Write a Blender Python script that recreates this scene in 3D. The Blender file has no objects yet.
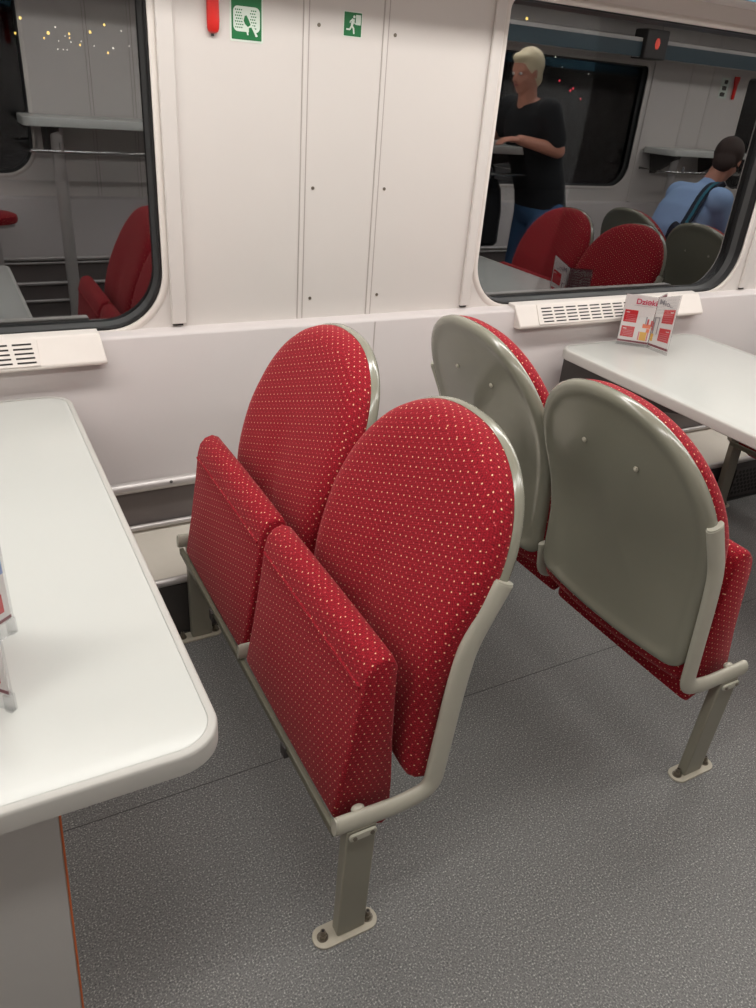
import bpy, bmesh, math, random
from mathutils import Vector, Matrix
random.seed(7)
PI = math.pi
S = bpy.context.scene
COL = S.collection

# ------------------------------------------------------------------ camera
cam_data = bpy.data.cameras.new('camera')
cam = bpy.data.objects.new('camera', cam_data)
COL.objects.link(cam)
cam.matrix_world = Matrix(((0.88108, 0.16819, -0.44205, 0.0),
                           (-0.46733, 0.45352, -0.7589, 0.0),
                           (0.07284, 0.87523, 0.47818, 1.6),
                           (0, 0, 0, 1)))
cam_data.sensor_fit = 'AUTO'
cam_data.sensor_width = 36.0
cam_data.lens = 27.23
cam_data.clip_start = 0.02
cam_data.clip_end = 300
S.camera = cam

# ------------------------------------------------------------------ world, exposure
w = bpy.data.worlds.new('night'); S.world = w; w.use_nodes = True
w.node_tree.nodes['Background'].inputs[0].default_value = (0.0004, 0.0005, 0.0007, 1)
w.node_tree.nodes['Background'].inputs[1].default_value = 1.0
S.view_settings.view_transform = 'Standard'
S.view_settings.look = 'None'
S.view_settings.gamma = 1.0
S.view_settings.use_curve_mapping = False
S.view_settings.exposure = -0.48

LAMP_COL = (1.0, 0.98, 0.95)
# ceiling strip lamps: (y, energy); their fittings are built with the ceiling below
LAMP_ROWS = [(1.72, 14.5), (0.46, 10.0)]
LAMP_XS = [-1.05, 0.45, 1.95, 3.45, 4.95, 6.45]
for ly, en in LAMP_ROWS:
    for lx in LAMP_XS:
        ld = bpy.data.lights.new('strip_light', 'AREA')
        ld.shape = 'RECTANGLE'; ld.size = 1.3; ld.size_y = 0.16
        ld.energy = en; ld.color = LAMP_COL
        lo = bpy.data.objects.new('strip_light', ld); COL.objects.link(lo)
        lo.location = (lx, ly, 2.225)

# ------------------------------------------------------------------ materials
def newmat(name):
    m = bpy.data.materials.new(name); m.use_nodes = True
    return m, m.node_tree.nodes, m.node_tree.links, m.node_tree.nodes['Principled BSDF']

def srgb(r, g, b):
    f = lambda c: (c/255/12.92) if c/255 <= 0.04045 else ((c/255+0.055)/1.055)**2.4
    return (f(r), f(g), f(b), 1)

def simple(name, col, rough=0.5, metal=0.0, spec=0.5, noise=0.0, nscale=30, bump=0.0, coat=0.0):
    m, N, L, B = newmat(name)
    B.inputs['Base Color'].default_value = col
    B.inputs['Roughness'].default_value = rough
    B.inputs['Metallic'].default_value = metal
    B.inputs['Specular IOR Level'].default_value = spec
    if coat: B.inputs['Coat Weight'].default_value = coat; B.inputs['Coat Roughness'].default_value = 0.15
    tc = N.new('ShaderNodeTexCoord'); nz = N.new('ShaderNodeTexNoise')
    nz.inputs['Scale'].default_value = nscale; nz.inputs['Detail'].default_value = 4
    L.new(tc.outputs['Object'], nz.inputs['Vector'])
    if noise:
        r = N.new('ShaderNodeMapRange'); r.inputs['To Min'].default_value = 1-noise; r.inputs['To Max'].default_value = 1+noise
        L.new(nz.outputs['Fac'], r.inputs['Value'])
        mx = N.new('ShaderNodeMix'); mx.data_type = 'RGBA'; mx.blend_type = 'MULTIPLY'; mx.inputs[0].default_value = 1
        mx.inputs[6].default_value = col
        L.new(r.outputs[0], mx.inputs[7]); L.new(mx.outputs[2], B.inputs['Base Color'])
    if bump:
        bp = N.new('ShaderNodeBump'); bp.inputs['Strength'].default_value = bump; bp.inputs['Distance'].default_value = 0.002
        L.new(nz.outputs['Fac'], bp.inputs['Height']); L.new(bp.outputs[0], B.inputs['Normal'])
    return m

M = {}
M['wall'] = simple('painted_panel', srgb(214, 208, 203), 0.38, noise=0.015, nscale=6, bump=0.03)
M['wall_low'] = simple('painted_lower_panel', srgb(203, 196, 194), 0.42, noise=0.02, nscale=5, bump=0.03)
M['cream'] = simple('cream_plastic', srgb(224, 217, 210), 0.35, noise=0.01)
M['groove'] = simple('groove_grey', srgb(176, 166, 161), 0.5)
M['dark'] = simple('dark_void', srgb(38, 34, 33), 0.7)
M['seamgrey'] = simple('seam_grey', srgb(72, 70, 70), 0.6)
M['rubber'] = simple('black_rubber', srgb(34, 33, 33), 0.45)
M['reveal'] = simple('grey_reveal', srgb(58, 58, 58), 0.4)
M['slate'] = simple('slate_panel', srgb(66, 84, 92), 0.4)
M['ceiling'] = simple('ceiling_panel', srgb(214, 210, 206), 0.5)
M['blue'] = simple('blue_panel', srgb(84, 124, 142), 0.4)
M['steel'] = simple('brushed_steel', srgb(196, 191, 188), 0.36, metal=0.45, noise=0.04, nscale=60)
M['chrome'] = simple('chrome', srgb(205, 205, 205), 0.14, metal=1.0)
M['shell'] = simple('greygreen_lacquer', srgb(140, 138, 123), 0.24, noise=0.03, nscale=9, coat=0.6)
M['frame'] = simple('champagne_paint', srgb(188, 185, 170), 0.34, noise=0.04, nscale=25, coat=0.2)
M['railp'] = simple('dark_rail_paint', srgb(108, 106, 90), 0.4)
M['legp'] = simple('grey_leg_paint', srgb(146, 143, 128), 0.36, noise=0.05, nscale=20)
M['plate'] = simple('worn_plate', srgb(196, 189, 172), 0.42, noise=0.1, nscale=40, metal=0.1)
M['bolt'] = simple('bolt_metal', srgb(128, 120, 108), 0.35, metal=0.7)
M['table'] = simple('table_laminate', srgb(199, 200, 195), 0.26, noise=0.006, nscale=3)
M['tedge'] = simple('table_edge', srgb(188, 186, 180), 0.5)
M['pedestal'] = simple('pedestal_laminate', srgb(196, 194, 190), 0.45, noise=0.02)
M['orange'] = simple('orange_edge', srgb(214, 112, 60), 0.5)
M['heater'] = simple('grey_heater', srgb(116, 108, 106), 0.4, noise=0.04, nscale=10, metal=0.2)
M['heater_lit'] = simple('lit_heater_step', srgb(206, 199, 187), 0.4, noise=0.03)  # paler than the duct: the light falling on the step is painted in
M['darkgrey'] = simple('dark_grey_metal', srgb(66, 62, 60), 0.45)
M['red'] = simple('red_plastic', srgb(206, 36, 30), 0.35)
M['white'] = simple('white_print', srgb(228, 224, 222), 0.45)
M['green'] = simple('sign_green', srgb(18, 110, 58), 0.4)
M['signwhite'] = simple('sign_white', srgb(214, 226, 214), 0.5)
M['boxred'] = simple('card_red', srgb(206, 40, 48), 0.45)
M['pink'] = simple('card_pink', srgb(214, 120, 128), 0.45)
M['magenta'] = simple('card_magenta', srgb(206, 34, 84), 0.45)
M['maroon'] = simple('card_maroon', srgb(120, 32, 52), 0.45)
M['yellow'] = simple('card_yellow', srgb(232, 178, 60), 0.45)
M['peach'] = simple('card_orange', srgb(238, 120, 72), 0.45)
M['cardblue'] = simple('card_blue', srgb(126, 150, 200), 0.45)
M['greytext'] = simple('card_grey', srgb(150, 145, 150), 0.5)
M['skin'] = simple('skin', srgb(190, 132, 110), 0.5, noise=0.05, nscale=12)
M['shirtblack'] = simple('black_cotton', srgb(20, 21, 24), 0.85, noise=0.1, nscale=40)
M['jeans'] = simple('blue_denim', srgb(66, 100, 138), 0.85, noise=0.12, nscale=50)
M['shirtblue'] = simple('light_blue_cotton', srgb(150, 180, 222), 0.8, noise=0.06, nscale=30)
M['hairgrey'] = simple('grey_hair', srgb(206, 192, 160), 0.7, noise=0.12, nscale=80)
M['hairbrown'] = simple('brown_hair', srgb(58, 42, 36), 0.7, noise=0.15, nscale=80)
M['navy'] = simple('navy_webbing', srgb(26, 34, 52), 0.7)
M['teal'] = simple('teal_webbing', srgb(40, 110, 130), 0.7)
M['shoe'] = simple('dark_shoe', srgb(30, 28, 28), 0.5)
M['eyewhite'] = simple('eye_white', srgb(225, 220, 215), 0.2)
M['lip'] = simple('lip', srgb(160, 90, 84), 0.5)

def fabric():
    m, N, L, B = newmat('red_dotted_moquette')
    B.inputs['Roughness'].default_value = 0.85
    B.inputs['Specular IOR Level'].default_value = 0.2
    B.inputs['Sheen Weight'].default_value = 0.28
    B.inputs['Sheen Roughness'].default_value = 0.45
    B.inputs['Sheen Tint'].default_value = (1.0, 0.35, 0.35, 1)
    uv = N.new('ShaderNodeUVMap')
    def vor(scale, rot, off=(0, 0, 0)):
        mp = N.new('ShaderNodeMapping'); mp.inputs['Rotation'].default_value = (0, 0, rot); mp.inputs['Location'].default_value = off
        L.new(uv.outputs[0], mp.inputs['Vector'])
        v = N.new('ShaderNodeTexVoronoi'); v.voronoi_dimensions = '2D'; v.inputs['Scale'].default_value = scale
        v.inputs['Randomness'].default_value = 0.0
        L.new(mp.outputs[0], v.inputs['Vector'])
        return v
    def dot(v, r0, r1):
        r = N.new('ShaderNodeMapRange'); r.inputs['From Min'].default_value = r0; r.inputs['From Max'].default_value = r1
        r.inputs['To Min'].default_value = 1; r.inputs['To Max'].default_value = 0
        L.new(v.outputs['Distance'], r.inputs['Value']); return r
    base = N.new('ShaderNodeTexNoise'); base.inputs['Scale'].default_value = 260; base.inputs['Detail'].default_value = 3
    L.new(uv.outputs[0], base.inputs['Vector'])
    cr = N.new('ShaderNodeValToRGB')
    cr.color_ramp.elements[0].position = 0.32; cr.color_ramp.elements[0].color = srgb(100, 7, 19)
    cr.color_ramp.elements[1].position = 0.68; cr.color_ramp.elements[1].color = srgb(162, 20, 38)
    L.new(base.outputs['Fac'], cr.inputs[0])
    prev = cr.outputs[0]
    for v, r0, r1, c in ((vor(230, 0.45), 0.20, 0.42, srgb(190, 44, 58)),
                         (vor(54, 0.35, (0.0093, 0.0093, 0)), 0.045, 0.085, srgb(225, 110, 110)),
                         (vor(54, 0.35), 0.055, 0.10, srgb(255, 205, 165))):
        d = dot(v, r0, r1)
        mx = N.new('ShaderNodeMix'); mx.data_type = 'RGBA'
        L.new(d.outputs[0], mx.inputs[0]); L.new(prev, mx.inputs[6]); mx.inputs[7].default_value = c
        if r1 > 0.4:
            mm = N.new('ShaderNodeMath'); mm.operation = 'MULTIPLY'; mm.inputs[1].default_value = 0.35
            L.new(d.outputs[0], mm.inputs[0]); L.new(mm.outputs[0], mx.inputs[0])
        prev = mx.outputs[2]
    L.new(prev, B.inputs['Base Color'])
    bp = N.new('ShaderNodeBump'); bp.inputs['Strength'].default_value = 0.25; bp.inputs['Distance'].default_value = 0.001
    L.new(base.outputs['Fac'], bp.inputs['Height']); L.new(bp.outputs[0], B.inputs['Normal'])
    return m
M['fabric'] = fabric()

def floor_mat():
    m, N, L, B = newmat('speckled_vinyl')
    B.inputs['Roughness'].default_value = 0.55
    tc = N.new('ShaderNodeTexCoord')
    def nz(scale, det=2):
        n = N.new('ShaderNodeTexNoise'); n.inputs['Scale'].default_value = scale; n.inputs['Detail'].default_value = det
        L.new(tc.outputs['Object'], n.inputs['Vector']); return n
    a = nz(250, 3)
    cr = N.new('ShaderNodeValToRGB'); e = cr.color_ramp.elements
    e[0].position = 0.30; e[0].color = srgb(76, 76, 75)
    e[1].position = 0.72; e[1].color = srgb(205, 204, 198)
    e.new(0.44).color = srgb(113, 113, 112); e.new(0.58).color = srgb(129, 128, 126)
    L.new(a.outputs['Fac'], cr.inputs[0])
    b = nz(2.2, 5)
    r = N.new('ShaderNodeMapRange'); r.inputs['To Min'].default_value = 0.86; r.inputs['To Max'].default_value = 1.14
    L.new(b.outputs['Fac'], r.inputs['Value'])
    mx = N.new('ShaderNodeMix'); mx.data_type = 'RGBA'; mx.blend_type = 'MULTIPLY'; mx.inputs[0].default_value = 1
    L.new(cr.outputs[0], mx.inputs[6]); L.new(r.outputs[0], mx.inputs[7])
    # sparse pale chips
    v = N.new('ShaderNodeTexVoronoi'); v.inputs['Scale'].default_value = 75; L.new(tc.outputs['Object'], v.inputs['Vector'])
    lt = N.new('ShaderNodeMath'); lt.operation = 'LESS_THAN'; lt.inputs[1].default_value = 0.09; L.new(v.outputs['Distance'], lt.inputs[0])
    m2 = N.new('ShaderNodeMix'); m2.data_type = 'RGBA'; L.new(lt.outputs[0], m2.inputs[0]); L.new(mx.outputs[2], m2.inputs[6])
    m2.inputs[7].default_value = srgb(176, 172, 164)
    L.new(m2.outputs[2], B.inputs['Base Color'])
    bp = N.new('ShaderNodeBump'); bp.inputs['Strength'].default_value = 0.1; bp.inputs['Distance'].default_value = 0.001
    L.new(a.outputs['Fac'], bp.inputs['Height']); L.new(bp.outputs[0], B.inputs['Normal'])
    return m
M['floor'] = floor_mat()

def glass_mat(nm, base):
    m, N, L, B = newmat(nm)
    N.remove(B)
    out = N['Material Output']
    g = N.new('ShaderNodeBsdfGlossy'); g.inputs['Roughness'].default_value = 0.0; g.inputs['Color'].default_value = (0.97, 0.98, 1.0, 1)
    t = N.new('ShaderNodeBsdfTransparent'); t.inputs[0].default_value = (0.55, 0.57, 0.58, 1)
    fr = N.new('ShaderNodeFresnel'); fr.inputs['IOR'].default_value = 1.5
    ma = N.new('ShaderNodeMath'); ma.operation = 'MULTIPLY_ADD'; ma.inputs[1].default_value = 1.0; ma.inputs[2].default_value = base
    L.new(fr.outputs[0], ma.inputs[0])
    mx = N.new('ShaderNodeMixShader')
    L.new(ma.outputs[0], mx.inputs[0]); L.new(t.outputs[0], mx.inputs[1]); L.new(g.outputs[0], mx.inputs[2])
    L.new(mx.outputs[0], out.inputs[0])
    return m
M['glass'] = glass_mat('double_glazing', 0.185)
M['glass_far'] = glass_mat('plain_glazing', 0.03)
M['post'] = simple('black_backdrop', (0.0004, 0.0004, 0.0004, 1), 1.0, spec=0.0)  # matt black for the added backdrop behind the town lights

def acrylic_mat():
    m, N, L, B = newmat('clear_acrylic')
    N.remove(B); out = N['Material Output']
    g = N.new('ShaderNodeBsdfGlossy'); g.inputs['Roughness'].default_value = 0.05
    t = N.new('ShaderNodeBsdfTransparent'); t.inputs[0].default_value = (0.9, 0.9, 0.9, 1)
    mx = N.new('ShaderNodeMixShader'); mx.inputs[0].default_value = 0.12
    L.new(t.outputs[0], mx.inputs[1]); L.new(g.outputs[0], mx.inputs[2]); L.new(mx.outputs[0], out.inputs[0])
    return m
M['acrylic'] = acrylic_mat()

def emit(name, col, s):
    m, N, L, B = newmat(name)
    B.inputs['Base Color'].default_value = col
    B.inputs['Emission Color'].default_value = col
    B.inputs['Emission Strength'].default_value = s
    return m
M['lamp'] = emit('lamp_diffuser', (1, 0.96, 0.9, 1), 5.0)
M['cityyellow'] = emit('city_yellow', (1, 0.62, 0.12, 1), 9)
M['citywhite'] = emit('city_white', (1, 0.9, 0.75, 1), 6)
M['cityred'] = emit('city_red', (1, 0.05, 0.08, 1), 6)
M['indicator'] = emit('indicator_red', (1, 0.12, 0.08, 1), 1.2)

# ------------------------------------------------------------------ helpers
def box(bm, x0, x1, y0, y1, z0, z1):
    vs = [bm.verts.new(p) for p in ((x0,y0,z0),(x1,y0,z0),(x1,y1,z0),(x0,y1,z0),(x0,y0,z1),(x1,y0,z1),(x1,y1,z1),(x0,y1,z1))]
    for f in ((3,2,1,0),(4,5,6,7),(0,1,5,4),(1,2,6,5),(2,3,7,6),(3,0,4,7)):
        bm.faces.new([vs[i] for i in f])

def loft(bm, rings, cap0=True, cap1=True, closed=True):
    R = [[bm.verts.new(p) for p in r] for r in rings]
    n = len(R[0])
    for a, b in zip(R, R[1:]):
        for i in range(n if closed else n-1):
            j = (i+1) % n
            bm.faces.new((a[i], a[j], b[j], b[i]))
    if cap0: bm.faces.new(R[0][::-1])
    if cap1: bm.faces.new(R[-1])
    return R

def circle_pts(r, n):
    return [(r*math.cos(2*PI*i/n), r*math.sin(2*PI*i/n)) for i in range(n)]

def frame_axes(d, hint=Vector((0, 0, 1))):
    d = d.normalized()
    a = hint.cross(d)
    if a.length < 1e-4: a = Vector((1, 0, 0)).cross(d)
    a.normalize(); b = d.cross(a)
    return a, b

def tube(bm, pts, rx, ry=None, n=16, hint=Vector((0, 1, 0)), radii=None):
    """sweep an ellipse along pts; rx lies along hint, ry perpendicular"""
    ry = ry or rx
    pts = [Vector(p) for p in pts]; rings = []
    for i, p in enumerate(pts):
        d = (pts[min(i+1, len(pts)-1)] - pts[max(i-1, 0)]).normalized()
        h = hint - d*hint.dot(d)
        if h.length < 1e-4: h = Vector((1, 0, 0)) - d*d.x
        h.normalize(); k = d.cross(h)
        s = radii[i] if radii else 1
        rings.append([p + h*(c*rx*s) + k*(q*ry*s) for c, q in circle_pts(1, n)])
    loft(bm, rings)

def cyl(bm, p, q, r, r2=None, n=20):
    r2 = r if r2 is None else r2
    p, q = Vector(p), Vector(q); a, b = frame_axes(q-p)
    loft(bm, [[p + a*(c*r)+b*(s*r) for c, s in circle_pts(1, n)], [q + a*(c*r2)+b*(s*r2) for c, s in circle_pts(1, n)]])

def ball(bm, c, r, sc=(1, 1, 1), seg=20, rot=None):
    m = Matrix.Translation(c)
    if rot: m = m @ rot
    bmesh.ops.create_uvsphere(bm, u_segments=seg, v_segments=seg//2+2, radius=r, matrix=m @ Matrix.Diagonal((*sc, 1)))

def smooth_path(pts, k=6):
    """Catmull-Rom through points"""
    P = [Vector(p) for p in pts]; P = [P[0]*2-P[1]] + P + [P[-1]*2-P[-2]]; out = []
    for i in range(1, len(P)-2):
        for j in range(k):
            t = j/k; a, b, c, d = P[i-1:i+3]
            out.append(0.5*((2*b)+(c-a)*t+(2*a-5*b+4*c-d)*t*t+(3*b-a-3*c+d)*t**3))
    out.append(P[-2]); return out

def round_path(pts, r, k=6):
    """polyline with rounded corners"""
    P = [Vector(p) for p in pts]; out = [P[0]]
    for i in range(1, len(P)-1):
        rr = r[i-1] if isinstance(r, (list, tuple)) else r
        a = (P[i-1]-P[i]); b = (P[i+1]-P[i]); d = min(rr, a.length*0.49, b.length*0.49)
        s, e = P[i]+a.normalized()*d, P[i]+b.normalized()*d
        for j in range(k+1):
            t = j/k; out.append(s*(1-t)**2 + P[i]*2*t*(1-t) + e*t*t)
    out.append(P[-1]); return out

def obj(name, bm, mat, parent=None, smooth=True, bevel=0, uv=False, angle=35, subsurf=0):
    bmesh.ops.recalc_face_normals(bm, faces=bm.faces[:])
    if uv:
        ul = bm.loops.layers.uv.new('UVMap')
        for f in bm.faces:
            n = f.normal; a = [abs(n.x), abs(n.y), abs(n.z)]
            k = a.index(max(a))
            for l in f.loops:
                c = l.vert.co
                l[ul].uv = (c.y, c.z) if k == 0 else ((c.x, c.z) if k == 1 else (c.y, c.x))
    me = bpy.data.meshes.new(name); bm.to_mesh(me); bm.free()
    for p in me.polygons: p.use_smooth = smooth
    if smooth: me.set_sharp_from_angle(angle=math.radians(angle))
    o = bpy.data.objects.new(name, me); COL.objects.link(o)
    me.materials.append(mat)
    if parent: o.parent = parent
    if bevel:
        b = o.modifiers.new('bevel', 'BEVEL'); b.width = bevel; b.segments = 3; b.limit_method = 'ANGLE'; b.angle_limit = math.radians(40)
    if subsurf:
        s = o.modifiers.new('subsurf', 'SUBSURF'); s.levels = subsurf; s.render_levels = subsurf
    return o

def boxes(name, mat, lst, parent=None, bevel=0.0):
    bm = bmesh.new()
    for b in lst: box(bm, *b)
    return obj(name, bm, mat, parent, bevel=bevel)

def tag(o, label, cat, group=None):
    o['label'] = label; o['category'] = cat
    if group: o['group'] = group
    return o

def thing(name, label, cat, loc=(0, 0, 0), rotz=0, group=None):
    o = bpy.data.objects.new(name, None); COL.objects.link(o)
    o.empty_display_size = 0.1
    o.location = loc; o.rotation_euler = (0, 0, rotz)
    return tag(o, label, cat, group)

def struct(o):
    o['kind'] = 'structure'; return o

def copy_tree(o, parent=None):
    c = o.copy(); COL.objects.link(c)
    if parent: c.parent = parent
    for ch in list(o.children): copy_tree(ch, c)
    return c

def text_mesh(name, body, size, mat, parent, origin, ux, uy, depth=0.0006, align='CENTER', label=None, xs=1.0):
    cu = bpy.data.curves.new(name, 'FONT'); cu.body = body; cu.size = size; cu.align_x = align; cu.extrude = depth/2; cu.offset = 0.0006
    tmp = bpy.data.objects.new(name, cu); COL.objects.link(tmp)
    dg = bpy.context.evaluated_depsgraph_get()
    me = bpy.data.meshes.new_from_object(tmp.evaluated_get(dg))
    bpy.data.objects.remove(tmp); me.materials.clear(); me.materials.append(mat)
    ux = Vector(ux).normalized(); uy = Vector(uy).normalized(); uz = ux.cross(uy)
    o_ = Vector(origin)
    for v in me.vertices: v.co = o_ + ux*(v.co.x*xs) + uy*v.co.y + uz*v.co.z
    o = bpy.data.objects.new(name, me); COL.objects.link(o); o.parent = parent
    return o

# ------------------------------------------------------------------ room shell
XA, XB = -1.75, 7.6
YP = 2.35          # face of the upper wall panels
YL = 2.30          # face of the lower wall panels
YG = 2.405          # window glass
OPP_PANEL = -0.31; OPP_LOW = -0.26; OPP_GLASS = -0.36
CEIL = 2.25

struct(boxes('floor', M['floor'], [(XA, XB, -0.45, 2.45, -0.05, 0.0)]))
# welded seam in the vinyl
struct(boxes('trim_1', M['seamgrey'], [(XA+0.01, XB-0.01, 1.3672, 1.3698, -0.001, 0.0004)]))
struct(boxes('ceiling', M['ceiling'], [(XA, XB, -0.45, 2.60, CEIL, CEIL+0.05)]))
struct(boxes('wall_left', M['wall'], [(XA-0.06, XA, -0.45, 2.60, 0.0, CEIL)]))
struct(boxes('wall_right', M['wall'], [(XB, XB+0.06, -0.45, 2.60, 0.0, CEIL)]))

def rrect(x0, x1, z0, z1, r, n=12, e=2.0, rt=None):
    pts = []; rb = r; rt = r if rt is None else rt
    for cx, cz, a0, r in ((x1-rb, z0+rb, -90, rb), (x1-rt, z1-rt, 0, rt), (x0+rt, z1-rt, 90, rt), (x0+rb, z0+rb, 180, rb)):
        for i in range(n+1):
            a = math.radians(a0 + 90*i/n)
            c, s = math.cos(a), math.sin(a)
            pts.append((cx + r*math.copysign(abs(c)**(2/e), c), cz + r*math.copysign(abs(s)**(2/e), s)))
    return pts

def holed_panel(name, mat, xa, xb, za, zb, y0, y1, holes):
    """flat wall slab from y0 (room face) to y1 with rounded window openings"""
    bm = bmesh.new()
    def loop(pts, y):
        vs = [bm.verts.new((x, y, z)) for x, z in pts]
        return vs, [bm.edges.new((vs[i], vs[(i+1) % len(vs)])) for i in range(len(vs))]
    outer = [(xa, za), (xb, za), (xb, zb), (xa, zb)]
    sets = []
    for y in (y0, y1):
        es = []; vl = []
        for pts in [outer] + holes:
            v, e = loop(pts, y); es += e; vl.append(v)
        bmesh.ops.triangle_fill(bm, use_beauty=True, use_dissolve=False, edges=es)
        sets.append(vl)
    for a, b in zip(*sets):
        n = len(a)
        for i in range(n): bm.faces.new((a[i], a[(i+1) % n], b[(i+1) % n], b[i]))
    return obj(name, bm, mat, smooth=False)

def ring_frame(name, mat, pts, prof, parent=None):
    """sweep profile [(inset, y)] around outline (positive inset = inwards)"""
    cx = sum(p[0] for p in pts)/len(pts); cz = sum(p[1] for p in pts)/len(pts)
    n = len(pts); nor = []
    for i in range(n):
        a, b = pts[i-1], pts[(i+1) % n]
        dx, dz = b[0]-a[0], b[1]-a[1]; l = math.hypot(dx, dz) or 1
        nx, nz = dz/l, -dx/l
        if nx*(pts[i][0]-cx)+nz*(pts[i][1]-cz) < 0: nx, nz = -nx, -nz
        nor.append((nx, nz))
    bm = bmesh.new()
    rings = [[(pts[i][0]-nor[i][0]*ins, y, pts[i][1]-nor[i][1]*ins) for i in range(n)] for ins, y in prof]
    loft(bm, rings + [rings[0]], cap0=False, cap1=False)
    bmesh.ops.remove_doubles(bm, verts=bm.verts[:], dist=1e-6)
    return obj(name, bm, mat, parent, angle=50)

def window(k, x0, x1, z0, z1, r, face, glass_y, sgn):
    """sgn=+1: wall on the +y side (room at lower y)"""
    pts = rrect(x0, x1, z0, z1, r, rt=0.035)
    root = bpy.data.objects.new('window_%d' % k, None); COL.objects.link(root); struct(root)
    # cream moulded surround
    o = ring_frame('window_surround', M['cream'], pts, [(0.0, face+sgn*0.03), (0.0, face-sgn*0.004), (-0.005, face-sgn*0.006), (-0.013, face-sgn*0.005), (-0.022, face-sgn*0.001), (-0.026, face+sgn*0.004), (-0.026, face+sgn*0.012)], root)
    # black seal and deep grey reveal
    o = ring_frame('seal', M['rubber'], pts, [(0.0, face+sgn*0.004), (0.0045, face+sgn*0.004), (0.0045, face+sgn*0.03), (0.0, face+sgn*0.03)], root)
    o = ring_frame('reveal', M['reveal'], pts, [(-0.002, face+sgn*0.03), (0.004, face+sgn*0.03), (0.012, glass_y), (-0.002, glass_y)], root)
    bm = bmesh.new()
    rp = rrect(x0-0.01, x1+0.01, z0-0.01, z1+0.01, r, rt=0.04)
    loft(bm, [[(x, glass_y, z) for x, z in rp], [(x, glass_y+sgn*0.006, z) for x, z in rp]])
    # single reflecting face: keep only the room-side sheet plus rim
    o = obj('pane', bm, M['glass' if sgn > 0 else 'glass_far'], root, smooth=False)
    return pts

WZ0, WZ1 = 0.903, 1.882
near_windows = [(-0.95, 0.557), (1.703, 3.142), (4.30, 5.75)]
opp_windows = [(-1.0, 0.53), (3.62, 5.12), (6.30, 7.45)]
holes_n = [window(i+1, a, b, WZ0, WZ1, 0.17, YP, YG, 1) for i, (a, b) in enumerate(near_windows)]
holes_o = [window(i+4, a, b, 1.02, 1.90, 0.17, OPP_PANEL, OPP_GLASS, -1) for i, (a, b) in enumerate(opp_windows)]
struct(holed_panel('wall_back', M['wall'], XA, XB, 0.86, CEIL, YP, YP+0.03, holes_n))
struct(holed_panel('wall_front', M['wall'], XA, XB, 0.86, CEIL, OPP_PANEL, OPP_PANEL-0.03, holes_o))

def profile_x(name, mat, xa, xb, yz, smooth=True, parent=None, bevel=0):
    bm = bmesh.new()
    loft(bm, [[(xa, y, z) for y, z in yz], [(xb, y, z) for y, z in yz]])
    return obj(name, bm, mat, parent, smooth=smooth, bevel=bevel)

# lower wall with its soft ledge
def low_wall(name, f, sgn, back, xa=XA, xb=XB):
    return struct(profile_x(name, M['wall_low'], xa, xb,
        [(f, 0.0), (f, 0.886), (f+sgn*0.004, 0.893), (f+sgn*0.012, 0.897), (back, 0.902), (back+sgn*0.02, 0.902), (back+sgn*0.02, 0.0)]))
low_wall('wall_back.001', YL, 1, YP)
low_wall('wall_front.001', OPP_LOW, -1, OPP_PANEL)

# panel seams: twin grooves (raised cover strip between shallow grooves)
def seam(k, x, face, sgn, z0=0.897, z1=2.2):
    o = boxes('trim_%d' % k, M['wall'], [(x-0.016, x-0.0015, min(face, face-sgn*0.003), max(face, face-sgn*0.003), z0, z1)], bevel=0.0015)
    struct(o)
    d = boxes('groove', M['groove'], [(x-0.0015, x+0.0025, min(face+sgn*0.001, face-sgn*0.0008), max(face+sgn*0.001, face-sgn*0.0008), z0, z1)], o)
    d = boxes('groove', M['groove'], [(x-0.0185, x-0.016, min(face+sgn*0.001, face-sgn*0.0006), max(face+sgn*0.001, face-sgn*0.0006), z0, z1)], o)
kk = 2
for x in (1.012, 1.269): seam(kk, x, YP, 1); kk += 1
for x in (0.88, 1.12, 5.62, 5.87): seam(kk, x, OPP_PANEL, -1); kk += 1
# lower wall butt joint below the second seam
struct(boxes('trim_%d' % kk, M['groove'], [(1.266, 1.269, YL-0.0008, YL+0.001, 0.43, 0.888)])); kk += 1

# rounded cover strips beside the windows, each with a dark gap at its foot
def cover_strip(x0, x1, face, sgn, z0=0.912):
    global kk
    ys = [(face, face-sgn*0.012)]
    bm = bmesh.new(); y0 = min(face, face-sgn*0.012); y1 = max(face, face-sgn*0.012)
    box(bm, x0, x1, y0, y1, z0, 2.2)
    o = struct(obj('trim_%d' % kk, bm, M['wall'], bevel=0.004)); kk += 1
    boxes('gap', M['dark'], [(x0+0.003, x1-0.012, min(face, face-sgn*0.009), max(face, face-sgn*0.009), z0-0.005, z0)], o)
for a, b in ((0.576, 0.6225), (1.643, 1.683), (3.188, 3.232), (4.215, 4.255), (5.80, 5.845)): cover_strip(a, b, YP, 1)
for a, b in ((5.17, 5.21), (3.54, 3.58)): cover_strip(a, b, OPP_PANEL, -1, 0.905)

# sill boxes under the windows, their faces sloping into the room
def sill_box(k, x0, x1):
    bm = bmesh.new(); c = 0.012
    yz = [(2.345, 0.914), (2.303, 0.911), (2.262, 0.838), (2.264, 0.828), (2.302, 0.823), (2.345, 0.86)]
    a = [(x0+(0.010 if z < 0.85 else 0.0), y, z) for y, z in yz]
    b = [(x1+(0.010 if z < 0.85 else 0.0), y, z) for y, z in yz]
    loft(bm, [a, b])
    o = struct(obj('trim_%d' % k, bm, M['cream'], bevel=0.004)); return o
sill_box(kk, -0.75, 0.352); kk += 1
sill_box(kk, 1.870, 2.880); kk += 1
sill_box(kk, 4.47, 5.48); kk += 1

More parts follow.
